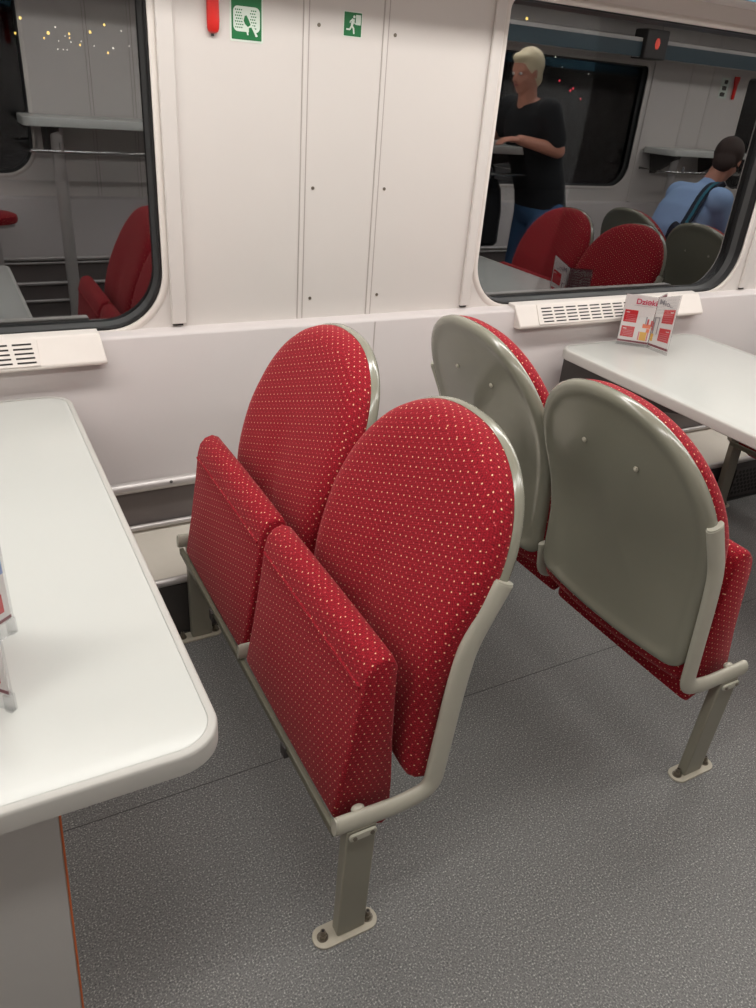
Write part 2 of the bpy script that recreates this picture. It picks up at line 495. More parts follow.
# ventilation grilles let into the sloping sill faces
def grille(x0, ncol, label):
    t = thing('vent_grille', label, 'vent', (x0, 2.3025, 0.9114))
    # local frame: x along the sill, z up the slope, -y out of the face
    sl = math.hypot(0.041, 0.073); t.rotation_euler = (-math.atan2(0.041, 0.073), 0, 0)
    wdt = ncol*0.062+0.022
    boxes('grille_plate', M['cream'], [(0, wdt, -0.0025, 0.001, -sl*0.97, -sl*0.03)], t, bevel=0.0008)
    bm = bmesh.new()
    for c in range(ncol):
        for r in range(5):
            xx = 0.018+c*0.062+0.0015*r; zz = -sl*0.20 - r*sl*0.155
            box(bm, xx, xx+0.050, -0.0033, -0.001, zz-0.0048, zz)
    obj('slots', bm, M['dark'], t, smooth=False)
    return t
grille(1.972, 9, 'white slotted vent grille on the sill behind the standing card, right table')
grille(0.180-8*0.062-0.022, 8, 'white slotted vent grille on the sill above the left table, cut by the frame')

# heater duct along the foot of the wall
def heater(f, sgn, name_i, xa, xb, zt, zs):
    """f wall face; step reaches into the room"""
    global kk
    d = lambda v: f - sgn*v
    o = struct(boxes('trim_%d' % kk, M['heater'], [(xa, xb, min(d(0.0), d(0.03)), max(d(0.0), d(0.03)), 0.0, zt)])); kk += 1
    bm = bmesh.new(); cyl(bm, (xa, d(0.034), zt+0.005), (xb, d(0.034), zt+0.005), 0.019)
    struct(obj('trim_%d' % kk, bm, M['steel'])); kk += 1
    # step with light from above put into its pale colour, rolled steel nose
    o = struct(profile_x('trim_%d' % kk, M['heater_lit'], xa, xb, [(d(0.03), zs+0.045), (d(0.05), zs+0.03), (d(0.30), zs), (d(0.30), 0.14), (d(0.03), 0.14)])); kk += 1
    bm = bmesh.new(); cyl(bm, (xa, d(0.306), zs-0.008), (xb, d(0.306), zs-0.008), 0.013)
    struct(obj('trim_%d' % kk, bm, M['steel'])); kk += 1
    bm = bmesh.new(); cyl(bm, (xa, d(0.043), zs+0.047), (xb, d(0.043), zs+0.047), 0.010)
    struct(obj('trim_%d' % kk, bm, M['steel'])); kk += 1
    o = struct(boxes('trim_%d' % kk, M['darkgrey'], [(xa, xb, min(d(0.03), d(0.315)), max(d(0.03), d(0.315)), 0.0, zs-0.02)])); kk += 1
heater(YL, 1, 0, XA, XB, 0.405, 0.215)
struct(boxes('baseboard_back', M['rubber'], [(XA, XB, 1.979, 1.986, 0.0, 0.012)]))
heater_front_zt = 0.55
struct(boxes('trim_%d' % kk, M['heater'], [(XA, XB, OPP_LOW, OPP_LOW+0.012, 0.0, 0.55)])); kk += 1
for z, r in ((0.56, 0.012), (0.535, 0.007), (0.415, 0.011), (0.31, 0.009)):
    bm = bmesh.new(); cyl(bm, (XA, OPP_LOW+0.022, z), (XB, OPP_LOW+0.022, z), r)
    struct(obj('trim_%d' % kk, bm, M['steel'])); kk += 1
# screws on the top rail
bm = bmesh.new()
for x in (0.52, 2.0, 3.4): cyl(bm, (x, YL-0.051, 0.418), (x, YL-0.0545, 0.420), 0.005)
struct(obj('trim_%d' % kk, bm, M['darkgrey'])); kk += 1

# honeycomb grille in the duct face, right of the second table's far leg
g = thing('heater_grille', 'dark perforated grille low in the duct face under the right table', 'grille', (3.06, 1.982, 0.03))
boxes('grille_plate', M['darkgrey'], [(0, 0.55, -0.004, 0.0, 0, 0.14)], g, bevel=0.001)
bm = bmesh.new()
for c in range(22):
    for r in range(6):
        x = 0.015+c*0.0245+(0.012 if r % 2 else 0); z = 0.014+r*0.0215
        if x < 0.535: cyl(bm, (x, -0.0055, z), (x, -0.0035, z), 0.009, n=6)
obj('perforations', bm, M['dark'], g, smooth=False)

# shelf edge above the windows (throws the shade on the top of the wall)
for f, sgn in ((YP, 1), (OPP_PANEL, -1)):
    d = lambda v: f - sgn*v
    struct(profile_x('trim_%d' % kk, M['wall'], XA, XB, [(d(0), 1.955), (d(0.24), 1.935), (d(0.247), 1.938), (d(0.247), 2.06), (d(0.0), 2.09)])); kk += 1
    struct(boxes('trim_%d' % kk, M['blue' if sgn > 0 else 'slate'], [(XA, XB, min(d(0.247), d(0.252)), max(d(0.247), d(0.252)), 1.940, 2.035)], bevel=0.002)); kk += 1
struct(boxes('trim_%d' % kk, M['groove'], [(1.70, 3.15, YP-0.0008, YP+0.001, 1.893, 1.897)])); kk += 1

# ceiling lamps
for ly, en in LAMP_ROWS:
    for lx in LAMP_XS:
        t = thing('ceiling_light', 'long white ceiling strip lamp over the dining car floor', 'lamp', (lx, ly, CEIL), group='strip lamps on the ceiling')
        boxes('housing', M['cream'], [(-0.70, 0.70, -0.10, -0.08, -0.03, 0.0), (-0.70, 0.70, 0.08, 0.10, -0.03, 0.0), (-0.70, -0.68, -0.08, 0.08, -0.03, 0), (0.68, 0.70, -0.08, 0.08, -0.03, 0)], t)
        boxes('diffuser', M['lamp'], [(-0.68, 0.68, -0.08, 0.08, -0.018, -0.004)], t)

# wall screws
i = 0
for x, z in ((1.043, 1.744), (1.293, 1.741), (1.039, 1.310), (1.293, 1.311), (1.040, 0.968), (1.293, 0.968)):
    bm = bmesh.new(); cyl(bm, (x, YP-0.002, z), (x, YP+0.001, z), 0.0052); cyl(bm, (x, YP-0.0026, z), (x, YP-0.0012, z), 0.0028, n=6)
    o = obj('screw', bm, M['bolt'])
    pos = ['topmost', 'middle', 'lowest'][i//2]; side = ['just right of the left seam', 'right of the right seam'][i % 2]
    tag(o, '%s small metal screw in the wall panel %s' % (pos, side), 'screw'); i += 1

# red emergency hammer / pull and green signs
t = thing('emergency_pull', 'red plastic emergency handle on the wall left of the green signs', 'handle', (0.730, YP, 1.695))
bm = bmesh.new()
rings = []
for z, wd, dp in ((0.0, 0.006, 0.012), (0.004, 0.013, 0.018), (0.012, 0.0165, 0.021), (0.03, 0.0175, 0.022), (0.10, 0.0165, 0.020), (0.17, 0.0165, 0.020), (0.18, 0.012, 0.014)):
    rings.append([(wd*c, -dp*0.5+dp*0.5*s, z) for c, s in circle_pts(1, 20)])
loft(bm, rings); obj('grip', bm, M['red'], t)
boxes('mount', M['red'], [(-0.02, 0.02, -0.014, 0.0, 0.15, 0.22)], t, bevel=0.004)
bm = bmesh.new(); cyl(bm, (0.0, -0.004, -0.006), (0.0, -0.004, 0.002), 0.004); obj('tip', bm, M['darkgrey'], t)

def flat_poly(name, mat, parent, pts, y0, y1):
    bm = bmesh.new(); loft(bm, [[(x, y0, z) for x, z in pts], [(x, y1, z) for x, z in pts]])
    return obj(name, bm, mat, parent, smooth=False)
def ribbon(pts, wd):
    """2D stroke outline"""
    L_, R_ = [], []
    for i, p in enumerate(pts):
        a = pts[max(i-1, 0)]; b = pts[min(i+1, len(pts)-1)]
        dx, dz = b[0]-a[0], b[1]-a[1]; l = math.hypot(dx, dz) or 1
        ww = wd[i] if isinstance(wd, (list, tuple)) else wd
        L_.append((p[0]-dz/l*ww/2, p[1]+dx/l*ww/2)); R_.append((p[0]+dz/l*ww/2, p[1]-dx/l*ww/2))
    return L_ + R_[::-1]

# emergency window break sign (origin at its lower left corner)
t = thing('emergency_sign', 'green and white sign of a hand on a broken window pane, beside the red handle', 'sign', (0.780, YP, 1.683))
flat_poly('border', M['signwhite'], t, rrect(0, 0.094, 0, 0.150, 0.004), -0.0012, 0)
flat_poly('field', M['green'], t, rrect(0.004, 0.090, 0.005, 0.145, 0.002), -0.0016, -0.0010)
flat_poly('pane_symbol', M['signwhite'], t, rrect(0.009, 0.085, 0.024, 0.083, 0.013), -0.0020, -0.0014)
bm = bmesh.new()
for r in range(7):
    for c in range(11):
        x = 0.014+c*0.0057+(0.0028 if r % 2 else 0); z = 0.032+r*0.0068
        if abs(x-0.045) > 0.011+0.0*z and x < 0.072: box(bm, x, x+0.0036, -0.0023, -0.0019, z, z+0.0030)
obj('cracks', bm, M['green'], t, smooth=False)
flat_poly('hand_outline', M['signwhite'], t, [(0.032, 0.070), (0.036, 0.078), (0.043, 0.077), (0.050, 0.068), (0.060, 0.046), (0.079, 0.016), (0.073, 0.014), (0.060, 0.036), (0.050, 0.031), (0.052, 0.017), (0.048, 0.017), (0.045, 0.030), (0.037, 0.044)], -0.0028, -0.0022)
flat_poly('hand', M['green'], t, [(0.038, 0.050), (0.041, 0.061), (0.046, 0.063), (0.053, 0.052), (0.058, 0.041), (0.050, 0.036), (0.042, 0.042)], -0.0032, -0.0027)
flat_poly('cuff', M['green'], t, [(0.053, 0.034), (0.060, 0.036), (0.071, 0.018), (0.053, 0.018)], -0.0032, -0.0027)
flat_poly('upper_mark', M['signwhite'], t, rrect(0.045, 0.086, 0.112, 0.140, 0.004), -0.0020, -0.0014)

# exit sign with running figure
t = thing('exit_sign', 'small green exit sign with a white running figure and door, between the wall seams', 'sign', (1.122, YP, 1.7255))
flat_poly('border', M['signwhite'], t, rrect(-0.002, 0.058, -0.002, 0.061, 0.002), -0.0008, 0)
flat_poly('field', M['green'], t, rrect(0, 0.056, 0, 0.059, 0.0015), -0.0014, -0.0006)
flat_poly('door_symbol', M['signwhite'], t, rrect(0.037, 0.053, 0.029, 0.054, 0.0008), -0.0020, -0.0012)
bm = bmesh.new(); cyl(bm, (0.0315, -0.0020, 0.0485), (0.0315, -0.0012, 0.0485), 0.0036, n=16); obj('running_figure', bm, M['signwhite'], t)
for pts, wd in (([(0.030, 0.043), (0.0265, 0.034), (0.0245, 0.025)], [0.0085, 0.0085, 0.0062]),
                ([(0.0265, 0.0425), (0.0195, 0.037), (0.0185, 0.0325)], 0.0030),
                ([(0.031, 0.041), (0.0315, 0.034), (0.0365, 0.031)], 0.0030),
                ([(0.0245, 0.026), (0.0305, 0.020), (0.0325, 0.006)], [0.0055, 0.005, 0.0045]),
                ([(0.0245, 0.026), (0.0185, 0.0165), (0.0075, 0.0165)], [0.005, 0.0048, 0.0042])):
    flat_poly('figure_stroke', M['signwhite'], t, ribbon(pts, wd), -0.0020, -0.0012)

# ------------------------------------------------------------------ folding double seats
# local frame: origin on the floor midway between the legs, seats face -x, width along y
PITCH = 0.555
def prof_x(z):
    """front plane of the back shell (x) at height z, local"""
    pts = [(0.30, 0.178), (0.42, 0.184), (0.55, 0.186), (0.65, 0.193), (0.75, 0.222), (0.88, 0.276), (1.00, 0.318), (1.10, 0.346)]
    for (z0, x0), (z1, x1) in zip(pts, pts[1:]):
        if z <= z1:
            t = max(0, (z-z0)/(z1-z0)); return x0+(x1-x0)*t+0.012
    return pts[-1][1]+0.012
def sm_prof(z):
    return sum(prof_x(z+d) for d in (-0.05, -0.03, -0.015, 0, 0.015, 0.03, 0.05))/7

def back_outline(n=96, hw=0.283, zb=0.412, zt=1.062, r=0.042):
    zm = 0.79; pts = []
    key = []
    # upper super-ellipse from right (y+) over top to left
    for i in range(n//2+1):
        a = PI*i/(n//2); c, s = math.cos(a), math.sin(a)
        key.append((hw*math.copysign(abs(c)**(2/2.25), c), zm+(zt-zm)*abs(s)**(2/2.25)))
    # left side downwards
    def side(t):   # t 0..1 from zm down to zb+corner
        z = zm + (zb+r-zm)*t
        return (hw - 0.018*min(1, t*1.8), z)
    m = n//8
    for i in range(1, m+1):
        y, z = side(i/m); key.append((-y, z))
    yb = side(1)[0]
    for i in range(1, 9):
        a = PI + PI/2*i/8
        key.append((-(yb-r)+r*math.cos(a), zb+r+r*math.sin(a)))
    for i in range(0, m+1):
        key.append((-(yb-r)+2*(yb-r)*i/m, zb - 0.006*math.sin(PI*i/m)))
    for i in range(1, 9):
        a = -PI/2 + PI/2*i/8
        key.append(((yb-r)+r*math.cos(a), zb+r+r*math.sin(a)))
    for i in range(m-1, 0, -1):
        y, z = side(i/m); key.append((y, z))
    return key

def back_body(bm, yc, layers, outline, zc=0.70, hw=0.283):
    """layers: list of (inset, xoff) closed from front centre to back centre"""
    rings = []
    for ins, xo in layers:
        k = max(0.0, 1 - ins/hw)
        r = []
        for y, z in outline:
            yy, zz = y*k, zc+(z-zc)*(1-ins/0.345 if ins < 0.345 else 0)
            wrap = -0.020*(abs(yy)/hw)**2.2            # sides sweep forward a little
            r.append((sm_prof(zz)+wrap+xo, yc+yy, zz))
        rings.append(r)
    R = loft(bm, rings, cap0=False, cap1=False)
    for ring in (R[0], R[-1]):
        c = Vector((0, 0, 0))
        for v in ring: c += v.co
        cv = bm.verts.new(c/len(ring))
        n = len(ring)
        for i in range(n): bm.faces.new((ring[i], ring[(i+1) % n], cv))

OUT = back_outline()
OUTC = back_outline(zb=0.372, r=0.024)
def make_pair(name, label, down=None):
    t = thing(name, label, 'train seat')
    for s, tagname in ((-1, 'near'), (1, 'far')):
        yc = s*PITCH/2
        # shell: rolled rim, dished back
        bm = bmesh.new()
        lay = [(0.23, 0.004), (0.15, 0.004), (0.08, 0.004), (0.03, 0.002), (0.010, -0.004), (0.003, -0.006), (0.0, 0.002), (0.001, 0.012), (0.006, 0.020), (0.014, 0.024), (0.024, 0.024), (0.034, 0.020), (0.050, 0.017), (0.10, 0.017), (0.16, 0.018), (0.23, 0.019)]
        back_body(bm, yc, lay, OUT)
        sh = obj('back_shell', bm, M['shell'], t, angle=60)
        for yy in (-0.085, 0.085):
            bm = bmesh.new(); xx = sm_prof(0.90)+0.018
            cyl(bm, (xx, yc+yy, 0.90), (xx+0.003, yc+yy, 0.899), 0.0065); ball(bm, (xx+0.003, yc+yy, 0.899), 0.0042, (0.5, 1, 1), 12)
            obj('rivet', bm, M['plate'], sh)
        # upholstered cushion
        bm = bmesh.new()
        lay = [(0.23, -0.076), (0.17, -0.075), (0.11, -0.073), (0.07, -0.070), (0.045, -0.066), (0.026, -0.059), (0.013, -0.049), (0.006, -0.036), (0.003, -0.018), (0.004, -0.004), (0.02, 0.003), (0.12, 0.003), (0.23, 0.003)]
        back_body(bm, yc, lay, OUTC)
        obj('back_cushion', bm, M['fabric'], t, uv=True, angle=70)
        # seat cushion: a wedge, folded up unless someone sits on it
        pr_ = [(-0.034, 0.348), (-0.028, 0.330), (0.006, 0.305), (0.060, 0.270), (0.084, 0.260), (0.097, 0.270), (0.096, 0.38), (0.090, 0.50), (0.083, 0.63), (0.081, 0.690), (0.073, 0.707), (0.056, 0.715), (0.036, 0.709), (0.021, 0.692), (0.013, 0.664), (0.005, 0.60), (-0.016, 0.46)]
        if down == s:
            # folded down: rotate about the hinge
            hx, hz = 0.06, 0.36; a = math.radians(-84)
            pr_ = [(hx+(x-hx)*math.cos(a)+(z-hz)*math.sin(a)*1.0+0.02, hz+0.06-(x-hx)*math.sin(a)*1.0*-1+(z-hz)*math.cos(a)) for x, z in pr_]
        bm = bmesh.new(); ca = sum(p[0] for p in pr_)/len(pr_); cb = sum(p[1] for p in pr_)/len(pr_)
        hwid = 0.254; rings = []
        for yy, ins in ((-hwid, 0.010), (-hwid+0.004, 0.003), (-hwid+0.012, 0.0), (-0.13, -0.0015), (0, -0.002), (0.13, -0.0015), (hwid-0.012, 0.0), (hwid-0.004, 0.003), (hwid, 0.010)):
            r = []
            for x, z in pr_:
                d = math.hypot(x-ca, z-cb) or 1; k = 1-ins/d*1.0
                r.append((ca+(x-ca)*k, s*0.266+yy, cb+(z-cb)*k))
            rings.append(r)
        loft(bm, rings)
        sc = obj('seat_cushion', bm, M['fabric'], t, uv=True, angle=50)
        if down != s:
            # bead added so its shadow line draws the crease below the top roll
            bm = bmesh.new()
            pth = [(0.0108, s*0.266-hwid+0.012, 0.652), (0.0108, s*0.266+hwid-0.012, 0.652)]
            tube(bm, pth, 0.0042, n=8); obj('crease_bead', bm, M['fabric'], sc, uv=True)
    # bent oval side arms
    for k, yy in ((0, -PITCH), (1, 0.0), (2, PITCH)):
        if k == 1: top = [(0.182, yy, 0.47)]
        else: top = [(0.189, yy, 0.62), (0.203, yy, 0.72), (0.260, yy, 0.845)]
        pth = round_path([(-0.045, yy, 0.362), (0.10, yy, 0.356), (0.168, yy, 0.370)] + top, [0.03, 0.075, 0.05, 0.04], 8)
        bm = bmesh.new(); tube(bm, pth, 0.0125 if k != 1 else 0.009, 0.0228, n=20)
        o = obj('side_arm', bm, M['frame'], t, angle=50)
        bm = bmesh.new()
        tube(bm, [Vector((-0.045, yy, 0.362)), Vector((-0.049, yy, 0.3622))], 0.0115 if k != 1 else 0.008, 0.0205, n=20)
        obj('end_cap', bm, M['frame'], o)
        if k != 1:
            bm = bmesh.new(); tube(bm, [Vector((0.260, yy, 0.845)), Vector((0.2616, yy, 0.8487))], 0.0115, 0.0205, n=20)
            obj('end_cap', bm, M['frame'], o)
    # front rail and cross beam
    bm = bmesh.new(); box(bm, -0.047, -0.034, -PITCH+0.008, PITCH-0.008, 0.322, 0.342)
    obj('front_rail', bm, M['railp'], t, bevel=0.003)
    for yy in (-0.30, 0.22):
        bm = bmesh.new(); box(bm, -0.052, -0.038, yy-0.012, yy+0.012, 0.305, 0.335)
        obj('rail_clip', bm, M['darkgrey'], t, bevel=0.002)
    # legs, foot plates, bolts
    for s in (-1, 1):
        bm = bmesh.new(); yb, yt = s*0.545, s*(0.552)
        rings = []
        for z, yo in ((0.006, yb), (0.345, yt)):
            rings.append([(0.008-0.033+0.0*z, yo-0.014, z), (0.008+0.033, yo-0.014, z), (0.008+0.033, yo+0.014, z), (0.008-0.033, yo+0.014, z)])
        loft(bm, rings); lg = obj('leg', bm, M['legp'], t, bevel=0.004)
        bm = bmesh.new(); pl = [(0.0+x, yb+y) for x, y in rrect(-0.075, 0.075, -0.026, 0.026, 0.0255)]
        loft(bm, [[(x, y, 0.0) for x, y in pl], [(x, y, 0.006) for x, y in pl]])
        fp = obj('foot_plate', bm, M['plate'], t, bevel=0.0012)
        for bx in (-0.053, 0.054):
            bm = bmesh.new(); cyl(bm, (bx, yb, 0.0055), (bx, yb, 0.0075), 0.0125); cyl(bm, (bx, yb, 0.007), (bx, yb, 0.017), 0.0095, n=6)
            cyl(bm, (bx, yb, 0.016), (bx, yb, 0.028), 0.0065, 0.0052)
            b_ = obj('bolt', bm, M['bolt'], fp, angle=30)
            bm = bmesh.new(); cyl(bm, (bx, yb, 0.0275), (bx, yb, 0.0285), 0.003); obj('socket', bm, M['dark'], fp)
        # clamp plate with two screws and dome cap on the arm
        bm = bmesh.new(); oy = yt + s*0.0155
        pl = [(x, z) for x, z in rrect(-0.030, 0.030, -0.008, 0.008, 0.0075)]
        loft(bm, [[(0.008+x, oy, 0.332+z) for x, z in pl], [(0.008+x, oy+s*0.006, 0.332+z) for x, z in pl]])
        cp = obj('clamp_plate', bm, M['frame'], t, bevel=0.001)
        for bx in (-0.019, 0.019):
            bm = bmesh.new(); cyl(bm, (0.008+bx, oy+s*0.005, 0.332), (0.008+bx, oy+s*0.0085, 0.332), 0.0045)
            obj('clamp_screw', bm, M['bolt'], cp)
        bm = bmesh.new(); ball(bm, (0.006, s*0.545, 0.377), 0.012, (1.2, 0.8, 0.7), 16); obj('hinge_cap', bm, M['frame'], t)
    return t

YC = 1.415
first = make_pair('double_seat', 'pair of folded red dotted seats facing the left table, red fronts in view')
first.location = (0.512, YC, 0)
second = copy_tree(first)
second['label'] = 'pair of folded red seats seen from behind, grey-green shells, facing the right table'
second.location = (1.580, YC, 0); second.rotation_euler = (0, 0, PI)
third = copy_tree(first)
third['label'] = 'pair of folded red seats on the far side of the right table, mostly behind it'
third.location = (2.965, YC, 0)
fourth = make_pair('double_seat', 'pair of red seats carrying the person in blue, seen only in the window reflection', down=-1)
fourth.location = (4.10, YC, 0); fourth.rotation_euler = (0, 0, PI)

# ------------------------------------------------------------------ dining tables
def table(label, x0, x1, y0, y1, loc_first=None, bracket=True):
    cx = (x0+x1)/2
    t = thing('dining_table', label, 'table', (cx, (y0+y1)/2, 0))
    hx, hy = (x1-x0)/2, (y1-y0)/2; H = 0.75; T = 0.038
    def rr(ins): return rrect(-hx+ins, hx-ins, -hy+ins, hy-ins, 0.072-ins*0.9, 10)
    bm = bmesh.new()
    prof = [(0.003, H-T), (0.0, H-T+0.003), (0.0, H-0.006), (0.0015, H-0.002), (0.004, H), (0.0135, H)]
    loft(bm, [[(x, y, z) for x, y in rr(i)] for i, z in prof], cap1=False)
    # close with shallow groove then flat
    e = obj('table_edge', bm, M['tedge'], t, angle=40)
    bm = bmesh.new()
    prof = [(0.012, H-0.012), (0.012, H-0.0016), (0.0135, H-0.0016), (0.0145, H-0.0004), (0.016, H)]
    loft(bm, [[(x, y, z) for x, y in rr(i)] for i, z in prof])
    obj('tabletop', bm, M['table'], t, angle=40)
    # end board carrying the aisle end, orange edge band
    bm = bmesh.new(); yb = -hy+0.045
    w2 = 0.105
    loft(bm, [[(-w2-0.02, yb, 0.0), (w2-0.028, yb, 0.0), (w2-0.028, yb+0.028, 0.0), (-w2-0.02, yb+0.028, 0.0)],
              [(-w2, yb, H-T), (w2, yb, H-T), (w2, yb+0.028, H-T), (-w2, yb+0.028, H-T)]])
    obj('pedestal', bm, M['pedestal'], t, bevel=0.002)
    for s in (-1, 1):
        bm = bmesh.new()
        xb, xt = (w2-0.028, w2) if s > 0 else (-w2-0.02-0.003, -w2-0.003)
        loft(bm, [[(xb, yb-0.0008, 0.0), (xb+0.003, yb-0.0008, 0.0), (xb+0.003, yb+0.0288, 0), (xb, yb+0.0288, 0)],
                  [(xt, yb-0.0008, H-T), (xt+0.003, yb-0.0008, H-T), (xt+0.003, yb+0.0288, H-T), (xt, yb+0.0288, H-T)]])
        obj('edge_band', bm, M['orange'], t)
    # wall bracket under the far end
    for s in (-1, 1):
        bm = bmesh.new()
        xx = s*(hx-0.075)
        loft(bm, [[(xx-0.004, hy-0.62, H-T-0.002), (xx-0.004, hy+0.02, H-T-0.002), (xx-0.004, hy+0.02, H-T-0.20), (xx-0.004, hy-0.08, H-T-0.17), (xx-0.004, hy-0.60, H-T-0.03)],
                  [(xx+0.004, hy-0.62, H-T-0.002), (xx+0.004, hy+0.02, H-T-0.002), (xx+0.004, hy+0.02, H-T-0.20), (xx+0.004, hy-0.08, H-T-0.17), (xx+0.004, hy-0.60, H-T-0.03)]])
        obj('wall_bracket', bm, M['darkgrey'], t)
    for yy in (hy-0.12, hy-0.50):
        bm = bmesh.new(); cyl(bm, (-hx+0.075, yy, H-T-0.03), (hx-0.075, yy, H-T-0.03), 0.010)
        obj('bracket_bar', bm, M['chrome'], t)
    return t
table('white laminate dining table at the left, its rounded corner over the floor', -0.44, 0.243, 0.785, 2.262)
table('white laminate dining table at the right beside the window', 2.078, 2.855, 0.785, 2.262)

# ------------------------------------------------------------------ standing cards in acrylic holders
def leaf_axes(a, b):
    a, b = Vector(a), Vector(b); ux = (b-a).normalized(); return a, b, ux
def card_stand(name, label, centre, ends, H=0.205, texts=None, flared=False):
    """three upright leaves meeting at centre; ends = outer foot points"""
    t = thing(name, label, 'menu card', (centre[0], centre[1], 0.7502))
    for k, e in enumerate(ends):
        d = Vector((e[0]-centre[0], e[1]-centre[1], 0)); Lf = d.length; ux = d.normalized(); nn = Vector((-ux.y, ux.x, 0))
        lean = nn*0.0
        def q(u, v, off): return ux*u + Vector((0, 0, v*(1+0.17*u/Lf) if k == 1 and flared else v)) + nn*off
        def slab(nm, mat, u0, u1, v0, v1, o0, o1, par=t):
            bm = bmesh.new()
            loft(bm, [[q(u0, v0, o0), q(u1, v0, o0), q(u1, v1, o0), q(u0, v1, o0)], [q(u0, v0, o1), q(u1, v0, o1), q(u1, v1, o1), q(u0, v1, o1)]])
            return obj(nm, bm, mat, par, smooth=False)
        slab('acrylic_leaf', M['acrylic'], 0.001, Lf, 0.0, H, -0.0026, 0.0026)
        yield_ = (t, q, slab, Lf, k, ux, nn)
        texts(*yield_)
    return t

def print_right(t, q, slab, Lf, k, ux, nn):
    """printing on a leaf; both faces"""
    H = 0.205
    if k == 2:       # back leaf: card seen from its reverse
        slab('card', M['maroon'], 0.004, Lf-0.004, 0.016, H-0.004, -0.0012, 0.0012)
        slab('white_label', M['greytext'], Lf*0.4, Lf*0.85, 0.03, 0.10, -0.0018, 0.0018)
        return
    c = slab('card', M['white'], 0.003, Lf-0.003, 0.012, H-0.002, -0.0014, 0.0014)
    slab('footer_band', M['maroon'], 0.003, Lf-0.003, 0.014, 0.022, -0.0019, 0.0019, c)
    def P(nm, mat, u0, u1, v0, v1, o=0.0021, par=c): return slab(nm, mat, u0*Lf, u1*Lf, v0*H, v1*H, -o, o, par)
    for v0 in ((0.17, 0.38), (0.46, 0.70)) if k == 0 else ((0.20, 0.43), (0.52, 0.76)):
        a, b = (0.52, 0.93) if k == 0 else (0.40, 0.92)
        P('info_box', M['boxred'], a, b, v0[0], v0[1])
        for i in range(4):
            vv = v0[0] + (v0[1]-v0[0])*(0.14+0.15*i)
            P('text_line', M['pink'], a+0.04, b-0.05-0.03*(i % 2), vv, vv+0.010, 0.0024)
        P('text_line', M['white'], a+(b-a)*0.62, b-0.05, v0[1]-0.055, v0[1]-0.04, 0.0024)
    if k == 0:
        # illustration beside the fold: bottles and a mug
        P('mug', M['yellow'], 0.12, 0.33, 0.13, 0.30); P('mug_frame', M['pink'], 0.07, 0.11, 0.13, 0.30); P('mug_frame', M['pink'], 0.34, 0.38, 0.13, 0.30)
        P('pattern', M['peach'], 0.04, 0.30, 0.38, 0.46); P('pattern', M['peach'], 0.06, 0.16, 0.30, 0.37)
        P('bottle', M['boxred'], 0.02, 0.07, 0.42, 0.54); P('bottle', M['boxred'], 0.13, 0.19, 0.44, 0.56); P('bottle_neck', M['greytext'], 0.20, 0.24, 0.44, 0.60)
        P('rule', M['greytext'], 0.10, 0.70, 0.795, 0.80)
    else:
        P('flask', M['greytext'], 0.06, 0.12, 0.30, 0.60); P('flask', M['greytext'], 0.06, 0.30, 0.60, 0.62); P('flask', M['greytext'], 0.26, 0.30, 0.30, 0.60)
        P('pattern', M['boxred'], 0.0+0.02, 0.06, 0.36, 0.52); P('mug', M['yellow'], 0.04, 0.16, 0.16, 0.30)

PC = (2.448, 2.136); PA = (2.357, 2.222); PB = (2.446, 2.030); PD = (2.545, 2.185)
ct = card_stand('table_card', 'printed red and white standing card in clear acrylic on the right table', PC, [PA, PB, PD], texts=print_right, flared=True)
dA = Vector((PC[0]-PA[0], PC[1]-PA[1], 0)).normalized()
nA = Vector((-dA.y, dA.x, 0))
o_ = Vector((PA[0]-PC[0], PA[1]-PC[1], 0))*0.33 + Vector((0, 0, 0.205*0.83)) - nA*0.0022
text_mesh('greeting', 'Dzięki', 0.029, M['magenta'], ct, o_, dA, (0, 0, 1), xs=1.05)
dB = Vector((PB[0]-PC[0], PB[1]-PC[1], 0)).normalized(); nB = Vector((-dB.y, dB.x, 0))
o_ = dB*0.045 + Vector((0, 0, 0.205*0.89)) - nB*0.0022
text_mesh('greeting', 'Mio..', 0.027, M['greytext'], ct, o_, dB, (0, 0, 1), xs=1.3)

def print_left(t, q, slab, Lf, k, ux, nn):
    H = 0.205
    c = slab('card', M['white'], 0.003, Lf-0.004, 0.030, H-0.002, -0.0014, 0.0014)
    slab('footer_band', M['maroon'], 0.003, Lf-0.004, 0.032, 0.038, -0.0019, 0.0019, c)
    slab('info_box', M['boxred'], Lf*0.35, Lf*0.9, 0.050, 0.085, -0.0019, 0.0019, c)
    slab('blue_stripe', M['cardblue'], Lf*0.1, Lf*0.97, 0.120, 0.150, -0.0019, 0.0019, c)
    slab('foot_wedge', M['acrylic'], Lf-0.012, Lf, 0.0, 0.03, -0.006, 0.006)
card_stand('table_card', 'clear standing card holder on the left table, cut by the left frame edge', (-0.125, 1.075), [(-0.026, 0.972), (-0.006, 1.170), (-0.26, 1.09)], texts=print_left)

